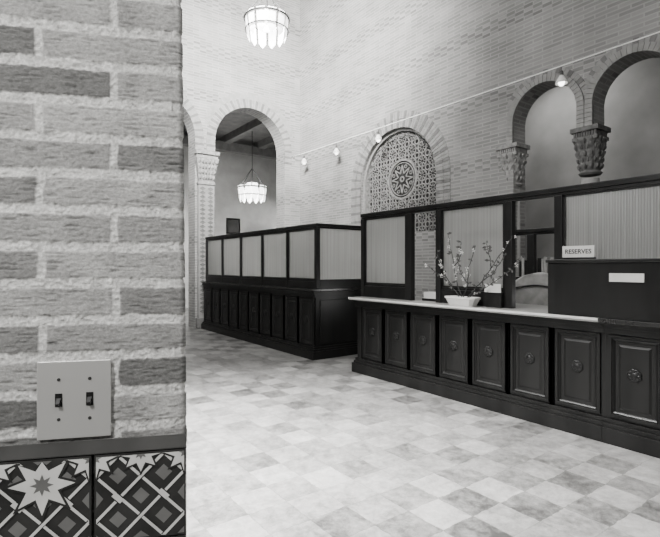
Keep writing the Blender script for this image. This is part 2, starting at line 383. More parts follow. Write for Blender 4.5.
def pilaster(x0,x1,ztop,capH):
    cx=(x0+x1)/2; e=empty('wall_pilaster',(cx,YW-0.02,0),'patterned tile pilaster with pale carved capital','pilaster')
    bm=B(); w=(x1-x0)/2*0.78; d=0.09
    box(bm,cx-w,cx+w,YW-d,YW-0.001,0.25,ztop-capH)
    n=30
    for i in range(n):
        z0=0.35+(ztop-capH-0.4)*i/n; z1=0.35+(ztop-capH-0.4)*(i+1)/n; zm=(z0+z1)/2; hh=(z1-z0)*0.46
        for ss in (-0.5,0.5):
            vs=[bm.verts.new(p) for p in ((cx+ss*w-w*0.4,YW-d-0.004,zm),(cx+ss*w,YW-d-0.010,zm-hh),(cx+ss*w+w*0.4,YW-d-0.004,zm),(cx+ss*w,YW-d-0.010,zm+hh))]
            f=bm.faces.new(vs); f.material_index=1
    obj('pilaster_shaft',bm,[M_stone,M_latmid],e)
    bm=B(); box(bm,cx-w*1.25,cx+w*1.25,YW-d-0.05,YW-0.001,0.0,0.25); obj('pilaster_base',bm,M_stone2,e,bevel=0.02)
    bm=B(); hw=(x1-x0)/2
    L=[(0,w*1.1,d+0.03),(0.05,w*1.1,d+0.03),(0.08,w,d+0.01)]+[(0.08+(capH*0.8-0.08)*k/8,w+(hw*1.1-w)*(k/8)**1.3,d+0.02+0.08*(k/8)**1.3) for k in range(1,9)]+[(capH*0.82,hw*1.05,0.16),(capH*0.9,hw*1.05,0.16),(capH*0.9,hw*1.15,0.2),(capH,hw*1.15,0.2)]
    prev=None
    for zz,ww,dd in L:
        rg=[bm.verts.new(p) for p in ((cx-ww,YW-0.001,ztop-capH+zz),(cx-ww,YW-dd,ztop-capH+zz),(cx+ww,YW-dd,ztop-capH+zz),(cx+ww,YW-0.001,ztop-capH+zz))]
        if prev:
            for i in range(3): bm.faces.new((prev[i],prev[i+1],rg[i+1],rg[i]))
        prev=rg
    bm.faces.new(prev)
    for row in range(4):
        for i in range(6):
            t=0.12+0.22*row; ww=w+(hw*1.1-w)*t**1.3; dd=d+0.02+0.08*t**1.3
            m=Matrix.Translation((cx-ww+2*ww*(i+0.5)/6,YW-dd-0.008,ztop-capH+0.1+t*capH*0.72))@Matrix.Diagonal((0.026,0.035,0.055,1))
            bmesh.ops.create_icosphere(bm,subdivisions=2,radius=1,matrix=m)
    obj('pilaster_capital',bm,M_capl,e)
pilaster(4.20,4.71,FAB,0.8)
# ---------------------------------------------------------------- lattice window
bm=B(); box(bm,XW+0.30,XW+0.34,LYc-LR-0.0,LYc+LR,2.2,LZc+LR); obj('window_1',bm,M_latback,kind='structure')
def strip(bm,p,q,w,x0=XW+0.14,x1=XW+0.16,mi=0):
    (a0,z0),(a1,z1)=p,q
    dx,dz=a1-a0,z1-z0; l=math.hypot(dx,dz)
    if l<1e-5: return
    nx,nz=-dz/l*w/2,dx/l*w/2
    P=[(a0+nx,z0+nz),(a0-nx,z0-nz),(a1-nx,z1-nz),(a1+nx,z1+nz)]
    fr=[bm.verts.new((x0,a,z)) for a,z in P]; bk=[bm.verts.new((x1,a,z)) for a,z in P]
    bm.faces.new(fr).material_index=mi
    for i in range(4): bm.faces.new((fr[i],bk[i],bk[(i+1)%4],fr[(i+1)%4])).material_index=mi
def inside(a,z,m=0.06):
    if z>LZc: return math.hypot(a-LYc,z-LZc)<LR-m
    return abs(a-LYc)<LR-m and z>2.2+m*0
bm=B()
RYc,RZc=LYc-0.06,LZc+0.08
def circ(cx,cz,r,w,n=18,ex=None,mi=0):
    for i in range(n):
        t0,t1=2*math.pi*i/n,2*math.pi*(i+1)/n
        p=(cx+r*math.cos(t0),cz+r*math.sin(t0)); q=(cx+r*math.cos(t1),cz+r*math.sin(t1))
        mid=((p[0]+q[0])/2,(p[1]+q[1])/2)
        if not inside(*mid,0.03): continue
        if ex and math.hypot(mid[0]-RYc,mid[1]-RZc)<ex: continue
        strip(bm,p,q,w,mi=mi)
RC=0.42; st=0.29
for i in range(-5,6):
    for j in range(-5,5):
        cx=RYc+i*st; cz=RZc+j*st
        circ(cx,cz,st*0.40,0.024,16,RC)
        circ(cx+st/2,cz+st/2,st*0.20,0.022,10,RC)
        # eight-rayed star inside every circle
        for k in range(8):
            t=math.pi*k/4; p=(cx+0.03*math.cos(t),cz+0.03*math.sin(t)); q=(cx+st*0.40*math.cos(t),cz+st*0.40*math.sin(t)); mid=((p[0]+q[0])/2,(p[1]+q[1])/2)
            if inside(*mid,0.05) and math.hypot(mid[0]-RYc,mid[1]-RZc)>RC+0.03: strip(bm,p,q,0.013)
        for dx,dz in ((1,0),(0,1)):
            p=(cx+dx*st*0.40,cz+dz*st*0.40); q=(cx+dx*st*0.60,cz+dz*st*0.60); mid=((p[0]+q[0])/2,(p[1]+q[1])/2)
            if inside(*mid,0.05) and math.hypot(mid[0]-RYc,mid[1]-RZc)>RC+0.03: strip(bm,p,q,0.03)
vs=[bm.verts.new((XW+0.17,RYc+RC*math.cos(2*math.pi*i/40),RZc+RC*math.sin(2*math.pi*i/40))) for i in range(40)]
bm.faces.new(vs).material_index=1
circ(RYc,RZc,RC,0.05,40); circ(RYc,RZc,RC*0.84,0.014,40)
for i in range(8):
    t=2*math.pi*i/8
    for s in (-1,1):
        strip(bm,(RYc+0.31*math.cos(t),RZc+0.31*math.sin(t)),(RYc+0.13*math.cos(t+s*0.39),RZc+0.13*math.sin(t+s*0.39)),0.022)
    circ(RYc+0.28*math.cos(t+math.pi/8),RZc+0.28*math.sin(t+math.pi/8),0.035,0.014,8)
circ(RYc,RZc,0.05,0.03,14)
pts=[(LYc-LR+.03,2.2)]+[(LYc-(LR-.03)*math.cos(math.pi*i/40),LZc+(LR-.03)*math.sin(math.pi*i/40)) for i in range(41)]+[(LYc+LR-.03,2.2)]
for p,q in zip(pts,pts[1:]): strip(bm,p,q,0.06,XW+0.08,XW+0.2)
pts=[(LYc-LR+.13,2.2)]+[(LYc-(LR-.13)*math.cos(math.pi*i/40),LZc+(LR-.13)*math.sin(math.pi*i/40)) for i in range(41)]+[(LYc+LR-.13,2.2)]
for p,q in zip(pts,pts[1:]): strip(bm,p,q,0.03)
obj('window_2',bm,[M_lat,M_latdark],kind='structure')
# ---------------------------------------------------------------- foreground brick pier
RZ=math.atan2(-0.408,0.9127)
PB=Vector((0.348,0.984,0))
pier=empty('brick_pier',PB,'rough textured brick pier with tiled base and wide mortar joints','pier',rz=RZ)
PWd=0.62
bm=B(); uvl=bm.loops.layers.uv.new('UVMap')
poly=[(-PWd,0.014),(-0.014,0.014),(-0.10,0.26),(-0.22,0.52),(-0.50,0.64),(-0.78,0.5),(-0.84,0.22)]
lo=[bm.verts.new((x,y,0)) for x,y in poly]; hi=[bm.verts.new((x,y,ZC)) for x,y in poly]
acc=0
for i in range(len(poly)):
    j=(i+1)%len(poly); l=math.dist(poly[i],poly[j])
    f=bm.faces.new((lo[i],lo[j],hi[j],hi[i]))
    for lp,uv in zip(f.loops,((acc,0),(acc+l,0),(acc+l,ZC),(acc,ZC))): lp[uvl].uv=uv
    acc+=l
bm.faces.new(lo[::-1]); bm.faces.new(hi)
obj('pier_body',bm,M_pierb,pier,local=True)
def pierrough():
    st=0.0024; z0,z1=1.153,2.33; nx=int(PWd/st); nz=int((z1-z0)/st)
    verts=[];cols=[];faces=[]
    rh=0.0725; base=1.720-rh/2
    tone={(2,0):0.30,(2,1):0.12,(1,0):0.33,(0,0):0.165,(0,1):0.24,(-1,0):0.31,(-2,0):0.25,(-2,1):0.25,(-3,0):0.31,(-4,0):0.17,(-4,1):0.29,(-5,0):0.24,(-6,0):0.13,(-6,1):0.30,(-7,0):0.31,(3,0):0.30,(4,0):0.28,(4,1):0.28,(6,0):0.30,(6,1):0.30,(5,0):0.28}
    Nn=noise.noise
    for j in range(nz+1):
        z=z0+st*j
        zz=z+0.0022*Nn(Vector((z*3,0,1)))
        for i in range(nx+1):
            t=st*i; x=-t
            zw=zz+0.0025*Nn(Vector((x*9,z*14,4)))+0.0022*Nn(Vector((x*45,z*45,7)))+0.0018*Nn(Vector((x*130,z*130,17)))
            k=math.floor((zw-base)/rh); fz=(zw-base)/rh-k
            jt=[-0.02,0.134,0.404,0.674] if k%2==0 else [-0.02,0.270,0.540,0.81]
            tt=t+0.004*Nn(Vector((x*18,z*18,k*3.1)))+0.002*Nn(Vector((x*50,z*50,2)))
            idx=0
            for q in range(3):
                if tt>jt[q]: idx=q
            du=min(tt-jt[idx],jt[idx+1]-tt); dv=min(fz,1-fz)*rh
            d=min(du-0.0055,dv-0.0085)
            mk=max(0,min(1,d/0.0028))
            n1=Nn(Vector((x*45,z*60,1))); n3=Nn(Vector((x*14,z*14,2))); n5=Nn(Vector((x*150,z*150,11))); n6=Nn(Vector((x*300,z*300,21)))
            n4=Nn(Vector((x*26,z*260,8+k))); n7=Nn(Vector((x*70,z*390,30)))
            sc=min(0,n4+0.15)*2.2
            hgt=mk*(0.0066+0.0022*sc+0.0012*n7+0.0008*n3+0.0008*n5)+(1-mk)*(0.0046+0.0020*n1+0.0024*n5+0.0018*n6)
            if t<0.010: hgt-=(0.010-t)**2/0.010*0.9
            verts.append((x-0.010*(z-1.15)-0.004*(1-mk)*(1 if t<0.02 else 0)*(0.5+n1),-hgt,z))
            tn=tone.get((k,idx),0.2+0.12*noise.cell(Vector((k*1.7+0.3,idx*2.3+0.2,0.5))))
            tn=tn*(1+0.30*n3+0.35*sc+0.25*n7+0.25*n5+0.15*n6)
            mo=0.50+0.14*n1+0.20*n5+0.16*n6
            cols.append(max(0.02,tn*mk+mo*(1-mk)))
    W=nx+1
    for j in range(nz):
        for i in range(nx):
            a=j*W+i; faces.append((a,a+1,a+W+1,a+W)[::-1])
    s=len(verts)
    for j in range(nz+1): verts.append((verts[j*W][0]-0.012,0.03,z0+st*j)); cols.append(0.3)
    for j in range(nz): faces.append((j*W,(j+1)*W,s+j+1,s+j)[::-1])
    me=bpy.data.meshes.new('brick_face'); me.from_pydata(verts,[],faces); me.update()
    at=me.color_attributes.new('tone','FLOAT_COLOR','POINT')
    flat=[]
    for c in cols: flat+=list(g(c))
    at.data.foreach_set('color',flat)
    for p in me.polygons: p.use_smooth=True
    m,nt,b=newmat('rough_brick_and_mortar')
    a=nt.nodes.new('ShaderNodeVertexColor'); a.layer_name='tone'
    n=nt.nodes.new('ShaderNodeTexNoise'); n.inputs['Scale'].default_value=260; n.inputs['Detail'].default_value=4
    tc=nt.nodes.new('ShaderNodeTexCoord'); nt.links.new(tc.outputs['Object'],n.inputs['Vector'])
    mr_=nt.nodes.new('ShaderNodeMapRange'); mr_.inputs['To Min'].default_value=0.65; mr_.inputs['To Max'].default_value=1.35; nt.links.new(n.outputs['Fac'],mr_.inputs['Value'])
    sc=nt.nodes.new('ShaderNodeVectorMath'); sc.operation='SCALE'; nt.links.new(a.outputs[0],sc.inputs[0]); nt.links.new(mr_.outputs[0],sc.inputs['Scale'])
    nt.links.new(sc.outputs[0],b.inputs['Base Color']); b.inputs['Roughness'].default_value=0.92
    bp=nt.nodes.new('ShaderNodeBump'); bp.inputs['Strength'].default_value=0.6; bp.inputs['Distance'].default_value=0.002
    nt.links.new(n.outputs['Fac'],bp.inputs['Height']); nt.links.new(bp.outputs[0],b.inputs['Normal'])
    me.materials.append(m)
    o=bpy.data.objects.new('brick_face',me); COL.objects.link(o); o.parent=pier
pierrough()
bm=B(); box(bm,-PWd,-0.001,-0.006,0.03,1.123,1.155); obj('ledge_strip',bm,mat_noise('dark_grey_glazed_ledge',0.04,0.09,0.45,6,spec=0.25),pier,local=True,bevel=0.003)
def clipc(v): return max(0.02,min(0.98,v))
TS=0.176
def tilepanel(x0,z1,big):
    bm=B(); S=TS
    box(bm,x0,x0+S,-0.004,0.014,z1-S,z1,0)
    def q(poly,mi,y):
        P=[(clipc(a),clipc(b)) for a,b in poly]
        vs=[bm.verts.new((x0+a*S,y,z1-S+b*S)) for a,b in P]
        try: bm.faces.new(vs).material_index=mi
        except Exception: pass
    def st(p,r,w,mi,y):
        dx,dz=r[0]-p[0],r[1]-p[1]; l=math.hypot(dx,dz)
        if l<1e-4: return
        nx,nz=-dz/l*w/2,dx/l*w/2
        q([(p[0]+nx,p[1]+nz),(p[0]-nx,p[1]-nz),(r[0]-nx,r[1]-nz),(r[0]+nx,r[1]+nz)],mi,y)
    LO,HI=0.0,1.0; N4=4; stp=(HI-LO)/N4
    def segs(s):
        out=[]
        for k in range(-N4+1,N4,2):
            a=max(LO,LO-k*stp) if s<0 else max(LO,LO+k*stp)
            b=min(HI,HI-k*stp) if s<0 else min(HI,HI+k*stp)
            if s<0: out.append(((a,a+k*stp),(b,b+k*stp)))
            else: out.append(((a,LO+HI-a+k*stp),(b,LO+HI-b+k*stp)))
        return out
    for i in range(N4+1):
        for j in range(N4+1):
            x=LO+stp*i; z=LO+stp*j
            if (i+j)%2==0:
                h=0.095; q([(x-h,z),(x,z-h),(x+h,z),(x,z+h)],1,-0.0047)
    WS=0.062; WD=0.090
    A_=segs(1); B_=segs(-1)
    for a,b in A_: st(a,b,WD,0,-0.0049); st(a,b,WS,2,-0.0051)
    for a,b in B_: st(a,b,WD,0,-0.0054); st(a,b,WS,2,-0.0056)
    for i in range(N4*2+1):
        for j in range(N4*2+1):
            x=LO+stp*0.5*i; z=LO+stp*0.5*j
            u=(x+z-LO-HI)/stp; v=(z-x)/stp
            if abs(u-round(u))<0.01 and abs(v-round(v))<0.01 and round(u)%2==1 and round(v)%2==1 and LO+.02<x<HI-.02 and LO+.02<z<HI-.02:
                if ((round(u)+round(v))//2)%2==0:
                    e=0.034; st((x-e,z+e),(x+e,z-e),WD,0,-0.0059); st((x-e*1.35,z+e*1.35),(x+e*1.35,z-e*1.35),WS,2,-0.0061)
    def star(cx,cz,R,inner=0.56):
        n=16
        P0=[(cx+(R if i%2==0 else R*inner)*math.cos(2*math.pi*i/n),cz+(R if i%2==0 else R*inner)*math.sin(2*math.pi*i/n)) for i in range(n)]
        for fac,mi,yy in ((1.22,0,-0.0066),(1.0,2,-0.0069),(0.36,1,-0.0072)):
            P=[(cx+(a-cx)*fac,cz+(b-cz)*fac) for a,b in P0]
            for i in range(n):
                t=[(cx,cz),P[i],P[(i+1)%n]]
                if 0.0<=sum(a for a,b in t)/3<=1 and 0.0<=sum(b for a,b in t)/3<=1: q(t,mi,yy)
    if big: star(0.5,0.72,0.34,0.5)
    star(0.0,0.98,0.24); star(1.0,0.98,0.24)
    if not big: star(0.5,1.0,0.22)
    obj('glazed_tile',bm,[M_tiledark,M_tilegray,M_tilewhite],pier,local=True,recalc=False)
for c in range(3):
    for r in range(2):
        tilepanel(-TS-0.001-c*(TS+0.006),1.121-r*(TS+0.004),c%2==1)
sw=empty('light_switch',PB+Matrix.Rotation(RZ,3,'Z')@Vector((-0.211,-0.0118,1.238)),'thin metal two-gang switch plate with dark toggles','light switch',rz=RZ)
bm=B(); box(bm,-0.067,0.067,-0.0022,0.001,-0.076,0.076); obj('switch_plate',bm,M_metal,sw,local=True,bevel=0.0015)
for sx in (-0.028,0.028):
    bm=B(); box(bm,sx-0.0065,sx+0.0065,-0.0030,-0.002,-0.013,0.013)
    vs=[bm.verts.new(p) for p in ((sx-0.004,-0.003,-0.006),(sx+0.004,-0.003,-0.006),(sx+0.004,-0.003,0.004),(sx-0.004,-0.003,0.004),(sx-0.003,-0.011,-0.011),(sx+0.003,-0.011,-0.011),(sx+0.003,-0.011,-0.005),(sx-0.003,-0.011,-0.005))]
    for f in ((0,1,5,4),(1,2,6,5),(2,3,7,6),(3,0,4,7),(4,5,6,7)): bm.faces.new([vs[i] for i in f])
    obj('toggle_switch',bm,M_black,sw,local=True)
    for sz in (-0.038,0.040):
        bm=B(); m=Matrix.Translation((sx,-0.0026,sz))@Matrix.Rotation(math.pi/2,4,'X')
        bmesh.ops.create_cone(bm,cap_ends=True,segments=16,radius1=0.0035,radius2=0.003,depth=0.0015,matrix=m)
        obj('screw',bm,M_iron,sw,local=True)
# ---------------------------------------------------------------- counters
CX=4.35
def panel_mesh(w,h):
    bm=B()
    prof=[(0,0.0),(0.0,0.018),(0.024,0.018),(0.028,0.010),(0.036,0.013),(0.044,0.008),(0.050,0.001),(0.078,0.001),(0.096,0.009),(0.104,0.009)]
    prev=None
    for ins,d in prof:
        a,b=w/2-ins,h/2-ins
        rg=[bm.verts.new((-d,y,z)) for y,z in ((-a,-b),(a,-b),(a,b),(-a,b))]
        if prev:
            for i in range(4): bm.faces.new((prev[i],prev[(i+1)%4],rg[(i+1)%4],rg[i]))
        prev=rg
    bm.faces.new(prev)
    bmesh.ops.recalc_face_normals(bm,faces=bm.faces)
    me=bpy.data.meshes.new('counter_panel'); bm.to_mesh(me); bm.free(); me.materials.append(M_wood); return me
def rosette_mesh():
    bm=B()
    m0=Matrix.Rotation(-math.pi/2,4,'Y')
    lathe(bm,[(0.050,0),(0.052,0.006),(0.042,0.010),(0.036,0.006),(0.03,0.007),(0.022,0.014),(0.010,0.018),(0.002,0.019)],seg=32,fn=lambda a,z:1+0.14*abs(math.sin(4*a)) if z<0.012 else 1)
    for i in range(8):
        a=2*math.pi*i/8
        bmesh.ops.create_icosphere(bm,subdivisions=1,radius=1,matrix=Matrix.Translation((0.036*math.cos(a),0.036*math.sin(a),0.008))@Matrix.Rotation(a,4,'Z')@Matrix.Diagonal((0.014,0.008,0.006,1)))
    bmesh.ops.transform(bm,matrix=m0,verts=bm.verts)
    bmesh.ops.recalc_face_normals(bm,faces=bm.faces)
    me=bpy.data.meshes.new('carved_rosette'); bm.to_mesh(me); bm.free(); me.materials.append(M_wood2); return me
ROS=rosette_mesh()
def add_panels(parent,y_list,w,z0,z1,xf):
    me=panel_mesh(w,z1-z0)
    for y in y_list:
        o=bpy.data.objects.new('counter_panel',me); COL.objects.link(o); o.parent=parent
        o.location=Vector((xf,y,(z0+z1)/2))-Vector(parent.location)
        r=bpy.data.objects.new('carved_rosette',ROS); COL.objects.link(r); r.parent=o; r.location=(-0.009,0,0.03)
def counter(y0,y1,plist,w,top,mtop,label,depth,lip,body_top,edge=True,e0=1,e1=1):
    e=empty('service_counter',(CX,(y0+y1)/2,0),label,'counter')
    bm=B(); box(bm,CX,CX+depth,y0,y1,0.1,body_top); obj('counter_body',bm,M_wood,e)
    bm=B()
    box(bm,CX-0.075,CX+depth+0.02,y0-0.04*e0,y1+0.04*e1,0.0,0.13); box(bm,CX-0.05,CX+depth,y0-0.025*e0,y1+0.025*e1,0.13,0.165); box(bm,CX-0.028,CX+depth,y0-0.015*e0,y1+0.015*e1,0.165,0.20)
    obj('counter_plinth',bm,M_wood,e,bevel=0.0015)
    bm=B()
    box(bm,CX-0.03,CX+depth,y0-0.01*e0,y1+0.01*e1,body_top-0.10,body_top-0.05); box(bm,CX-0.055,CX+depth,y0-0.02*e0,y1+0.02*e1,body_top-0.05,body_top)
    for y in plist:
        for s in (-1,1):
            yy=y+s*0.2325
            if yy-0.018<y0 or yy+0.018>y1: continue
            box(bm,CX-0.026,CX,yy-0.018,yy+0.018,0.20,body_top-0.1)
    obj('counter_moulding',bm,M_wood,e,bevel=0.0015)
    add_panels(e,plist,w,0.22,body_top-0.11,CX)
    bm=B(); box(bm,CX-lip,CX+depth+0.03,y0-0.03*e0,y1+0.03*e1,top-0.035,top,0)
    if edge: box(bm,CX-lip-0.004,CX-lip,y0-0.03*e0,y1+0.03*e1,top-0.022,top-0.001,1)
    obj('countertop',bm,[mtop,M_edge],e,bevel=0.002)
    return e
c1=counter(1.9405,5.30,[4.97-0.465*i for i in range(7)],0.40,1.06,M_ledge,'dark carved wood service counter with worn pale ledge',0.72,0.14,1.025,e0=0)
c1b=counter(-0.85,1.940,[1.71-0.465*i for i in range(6)],0.40,1.06,M_ledged,'dark carved wood service counter with dark top',0.72,0.14,1.025,edge=False,e1=0)
Y0,Y1=6.35,11.10
c2=counter(Y0,Y1-0.04,[Y0+0.04+0.465*(i+0.5) for i in range(10)],0.40,1.13,M_ledged,'long dark panelled wood counter beside the passage',1.35,0.07,1.09,edge=False)
bm=B(); box(bm,CX+0.08,CX+1.27,Y0-0.015,Y0,0.24,0.95); obj('end_panel',bm,M_wood,c2,bevel=0.006)
def screen(name,x,y0,y1,posts,z0,z1,zg0,zg1,panes,label,th=0.06):
    e=empty(name,(x,(y0+y1)/2,z0),label,'glazed screen')
    bm=B(); box(bm,x-th/2-0.012,x+th/2+0.012,y0-0.01,y1+0.01,z1-0.05,z1); box(bm,x-th/2,x+th/2,y0,y1,zg1,z1-0.05); obj('top_rail',bm,M_wood,e,bevel=0.006)
    for yy,w in posts:
        bm=B(); box(bm,x-th/2-0.006,x+th/2+0.006,yy-w/2,yy+w/2,z0,zg1+0.002); obj('screen_post',bm,M_wood,e,bevel=0.005)
    for a,b,glass in panes:
        if glass:
            bm=B(); box(bm,x-th/2,x+th/2,a,b,z0,zg0-0.03); box(bm,x-th/2+0.01,x+th/2-0.01,a,b,zg0-0.03,zg0); obj('bottom_rail',bm,M_wood,e,bevel=0.005)
            bm=B()
            for (ya,yb,za,zb) in ((a,a+0.018,zg0,zg1),(b-0.018,b,zg0,zg1),(a,b,zg0,zg0+0.018),(a,b,zg1-0.018,zg1)): box(bm,x-0.018,x+0.018,ya,yb,za,zb)
            obj('glazing_bead',bm,M_wood2,e)
            bm=B(); box(bm,x-0.004,x+0.004,a+0.01,b-0.01,zg0+0.01,zg1-0.01); obj('glass_pane',bm,M_glY,e)
    return e
s1=screen('glazed_screen',4.475,-0.85,5.33,[(5.30,0.07),(4.39,0.11),(3.89,0.08),(2.95,0.10),(2.41,0.08),(1.30,0.08),(0.2,0.08),(-0.8,0.08)],1.061,2.25,1.25,2.17,
  [(4.445,5.265,True),(3.93,4.335,False),(3.0,3.85,True),(2.45,2.9,False),(1.34,2.37,True),(0.24,1.26,True),(-0.76,0.16,True)],'dark wood counter screen with ribbed glass panes and open wickets')
pw=(Y1-0.06-Y0)/5
posts=[(Y0+0.035,0.07)]+[(Y0+pw*i,0.05) for i in range(1,5)]+[(Y1-0.08,0.06)]
panes=[]
for i in range(5):
    a=Y0+pw*i+(0.07 if i==0 else 0.025); b=Y0+pw*(i+1)-(0.025 if i<4 else 0.05); panes.append((a,b,True))
s2=screen('glazed_screen',CX+0.05,Y0,Y1-0.05,posts,1.131,2.19,1.28,2.11,panes,'dark wood screen with five ribbed glass panes')
e=s2; xa,xb=CX+0.085,CX+1.30
bm=B(); box(bm,xa,xb,Y0-0.012,Y0+0.06,2.14,2.19); box(bm,xa,xb,Y0,Y0+0.05,2.11,2.14); obj('end_top_rail',bm,M_wood,e,bevel=0.005)
bm=B(); box(bm,xa,xb,Y0,Y0+0.05,1.131,1.28); obj('end_bottom_rail',bm,M_wood,e,bevel=0.005)
bm=B(); box(bm,xb-0.07,xb,Y0-0.004,Y0+0.06,1.131,2.11); obj('end_post',bm,M_wood,e,bevel=0.005)
bm=B(); box(bm,xa+0.005,xb-0.075,Y0+0.02,Y0+0.028,1.285,2.105); obj('end_glass_pane',bm,M_glX,e)
s3=screen('work_room_partition',6.0,2.6,4.74,[(2.64,0.08),(3.62,0.10),(4.7,0.08)],0.0,2.0,1.1,1.92,[],'dark wood framed partition standing behind the counter')
bm=B(); box(bm,5.97,6.03,2.68,4.66,0,0.95); box(bm,5.95,6.05,2.68,4.66,0.95,1.0); obj('partition_panel',bm,M_wood,s3,bevel=0.004)
bk=empty('bookcase',(6.8,4.1,0),'added low dark wooden bookcase with books on top shelf','bookcase')  # added to give a dark interior through the wicket
bm=B()
box(bm,6.62,6.98,2.9,2.94,0,1.37); box(bm,6.62,6.98,5.26,5.3,0,1.37); box(bm,6.96,6.98,2.94,5.26,0,1.37)
for z in (0.05,0.45,0.88,1.30): box(bm,6.62,6.96,2.94,5.26,z,z+0.035)
box(bm,6.62,6.96,4.08,4.12,0.05,1.30)
obj('bookcase_frame',bm,M_wood,bk,bevel=0.003)
y=2.97
while y<5.2:
    w=random.uniform(0.03,0.06)
    h=random.uniform(0.20,0.30)
    if random.random()<0.85:
        bm=B(); box(bm,6.66,6.70,y,y+w-0.003,1.336,1.336+h); box(bm,6.70,6.90,y+0.003,y+w-0.006,1.339,1.333+h)
        obj('book',bm,random.choice([M_book,M_wood,M_cloth]),None,'cloth-bound book standing on top of a dark bookcase','book',bevel=0.002,group='books on the bookcase')
    y+=w+0.001
# ---------------------------------------------------------------- things on counter
TOP=1.06
cb=empty('wooden_card_cabinet',(4.33,1.90,TOP),'dark wooden box cabinet with small white label standing on the counter','cabinet')
bm=B(); box(bm,4.24,4.42,1.32,2.40,TOP,1.53); obj('cabinet_body',bm,M_wood,cb,bevel=0.006)
bm=B(); box(bm,4.225,4.425,1.305,2.415,1.53,1.56); obj('cabinet_top',bm,M_wood,cb,bevel=0.006)
bm=B(); box(bm,4.232,4.24,1.60,1.86,1.37,1.44); obj('label_card',bm,M_paper,cb)
def textmesh(txt,size,loc,mat,parent,rot):
    cu=bpy.data.curves.new('t','FONT'); cu.body=txt; cu.size=size; cu.align_x='CENTER'; cu.align_y='CENTER'; cu.extrude=0.0006; cu.offset=0.0012
    t=bpy.data.objects.new('tmp',cu); COL.objects.link(t); dg=bpy.context.evaluated_depsgraph_get(); dg.update()
    me=bpy.data.meshes.new_from_object(t.evaluated_get(dg)); bpy.data.objects.remove(t)
    me.materials.clear(); me.materials.append(mat)
    o=bpy.data.objects.new('sign_lettering',me); COL.objects.link(o); o.parent=parent; o.location=loc; o.rotation_euler=rot; return o
sg=empty('desk_sign',(4.32,2.16,1.56),'small white card sign lettered in black capitals','sign')
bm=B(); box(bm,4.315,4.322,2.02,2.30,1.575,1.68); obj('sign_plate',bm,M_paper,sg)
bm=B(); box(bm,4.31,4.34,2.015,2.305,1.56,1.578); obj('sign_base',bm,M_wood,sg)
textmesh('RESERVES',0.056,(-0.0056,0,0.068),M_ink,sg,(math.pi/2,0,-math.pi/2))
sg2=empty('counter_notice',(4.40,3.10,TOP),'small pale notice card in a low dark holder','sign')
bm=B(); box(bm,4.395,4.40,3.0,3.20,1.22,1.31); obj('notice_card',bm,M_paper,sg2)
bm=B(); box(bm,4.385,4.415,2.99,3.21,TOP,1.22); obj('notice_holder',bm,M_wood,sg2,bevel=0.003)
ch=empty('round_backed_chair',(5.45,3.30,0),'grey leather chair with a wide rounded upholstered back','chair')
CY=3.30
bm=B()
def backpt(u,v,off):
    wv=0.42*(1-max(0,(v-0.1)/0.9)**2.6)**0.5 if v<1 else 0.0
    yy=u*max(wv,0.02); xx=0.22-0.16*(u*wv/0.42)**2+off
    return Vector((5.45+xx,CY+yy,0.85+v*0.57))
fr=[];bkk=[]
for j in range(17):
    v=j/16
    fr.append([bm.verts.new(backpt(-1+2*i/16,v,-0.04-0.04*math.cos((-1+2*i/16)*1.4)*math.sin(math.pi*min(1,v+0.05)))) for i in range(17)])
    bkk.append([bm.verts.new(backpt(-1+2*i/16,v,0.04)) for i in range(17)])
for S_ in (fr,bkk):
    for j in range(16):
        for i in range(16): f=bm.faces.new((S_[j][i],S_[j][i+1],S_[j+1][i+1],S_[j+1][i])); f.smooth=True
for j in range(16):
    for i in (0,16): bm.faces.new((fr[j][i],fr[j+1][i],bkk[j+1][i],bkk[j][i]))
for i in range(16):
    for j in (0,16): bm.faces.new((fr[j][i],fr[j][i+1],bkk[j][i+1],bkk[j][i]))
obj('chair_back',bm,M_cloth,ch)
bm=B(); tube(bm,[backpt(u/10,0.72-0.12*abs(u/10)**2,-0.075) for u in range(-8,9)],0.012,8); obj('back_piping',bm,M_wood,ch)
bm=B(); lathe(bm,[(0.22,0),(0.27,0.02),(0.28,0.06),(0.24,0.10),(0.1,0.115),(0.01,0.118)],5.45,CY,0.70,32); obj('chair_seat',bm,M_cloth,ch)
for sx in (-1,1):
    for sy in (-1,1):
        bm=B(); tube(bm,[(5.45+sx*0.20,CY+sy*0.20,0.0),(5.45+sx*0.16,CY+sy*0.16,0.71)],0.018,10,0.024); obj('chair_leg',bm,M_wood,ch)
bm=B()
for s in (-1,1): tube(bm,[(5.62,CY+s*0.15,0.75),(5.69,CY+s*0.15,1.0)],0.016,8)
obj('back_support',bm,M_wood,ch)
pp=empty('card_tray',(4.62,4.14,TOP),'small tray of white cards on the counter','tray')
bm=B(); box(bm,4.56,4.70,4.02,4.26,TOP,TOP+0.03); obj('tray_base',bm,M_wood,pp)
bm=B()
for i in range(5): box(bm,4.575+i*0.024,4.579+i*0.024,4.035,4.245,TOP+0.03,TOP+0.11)
obj('card_stack',bm,M_paper,pp)
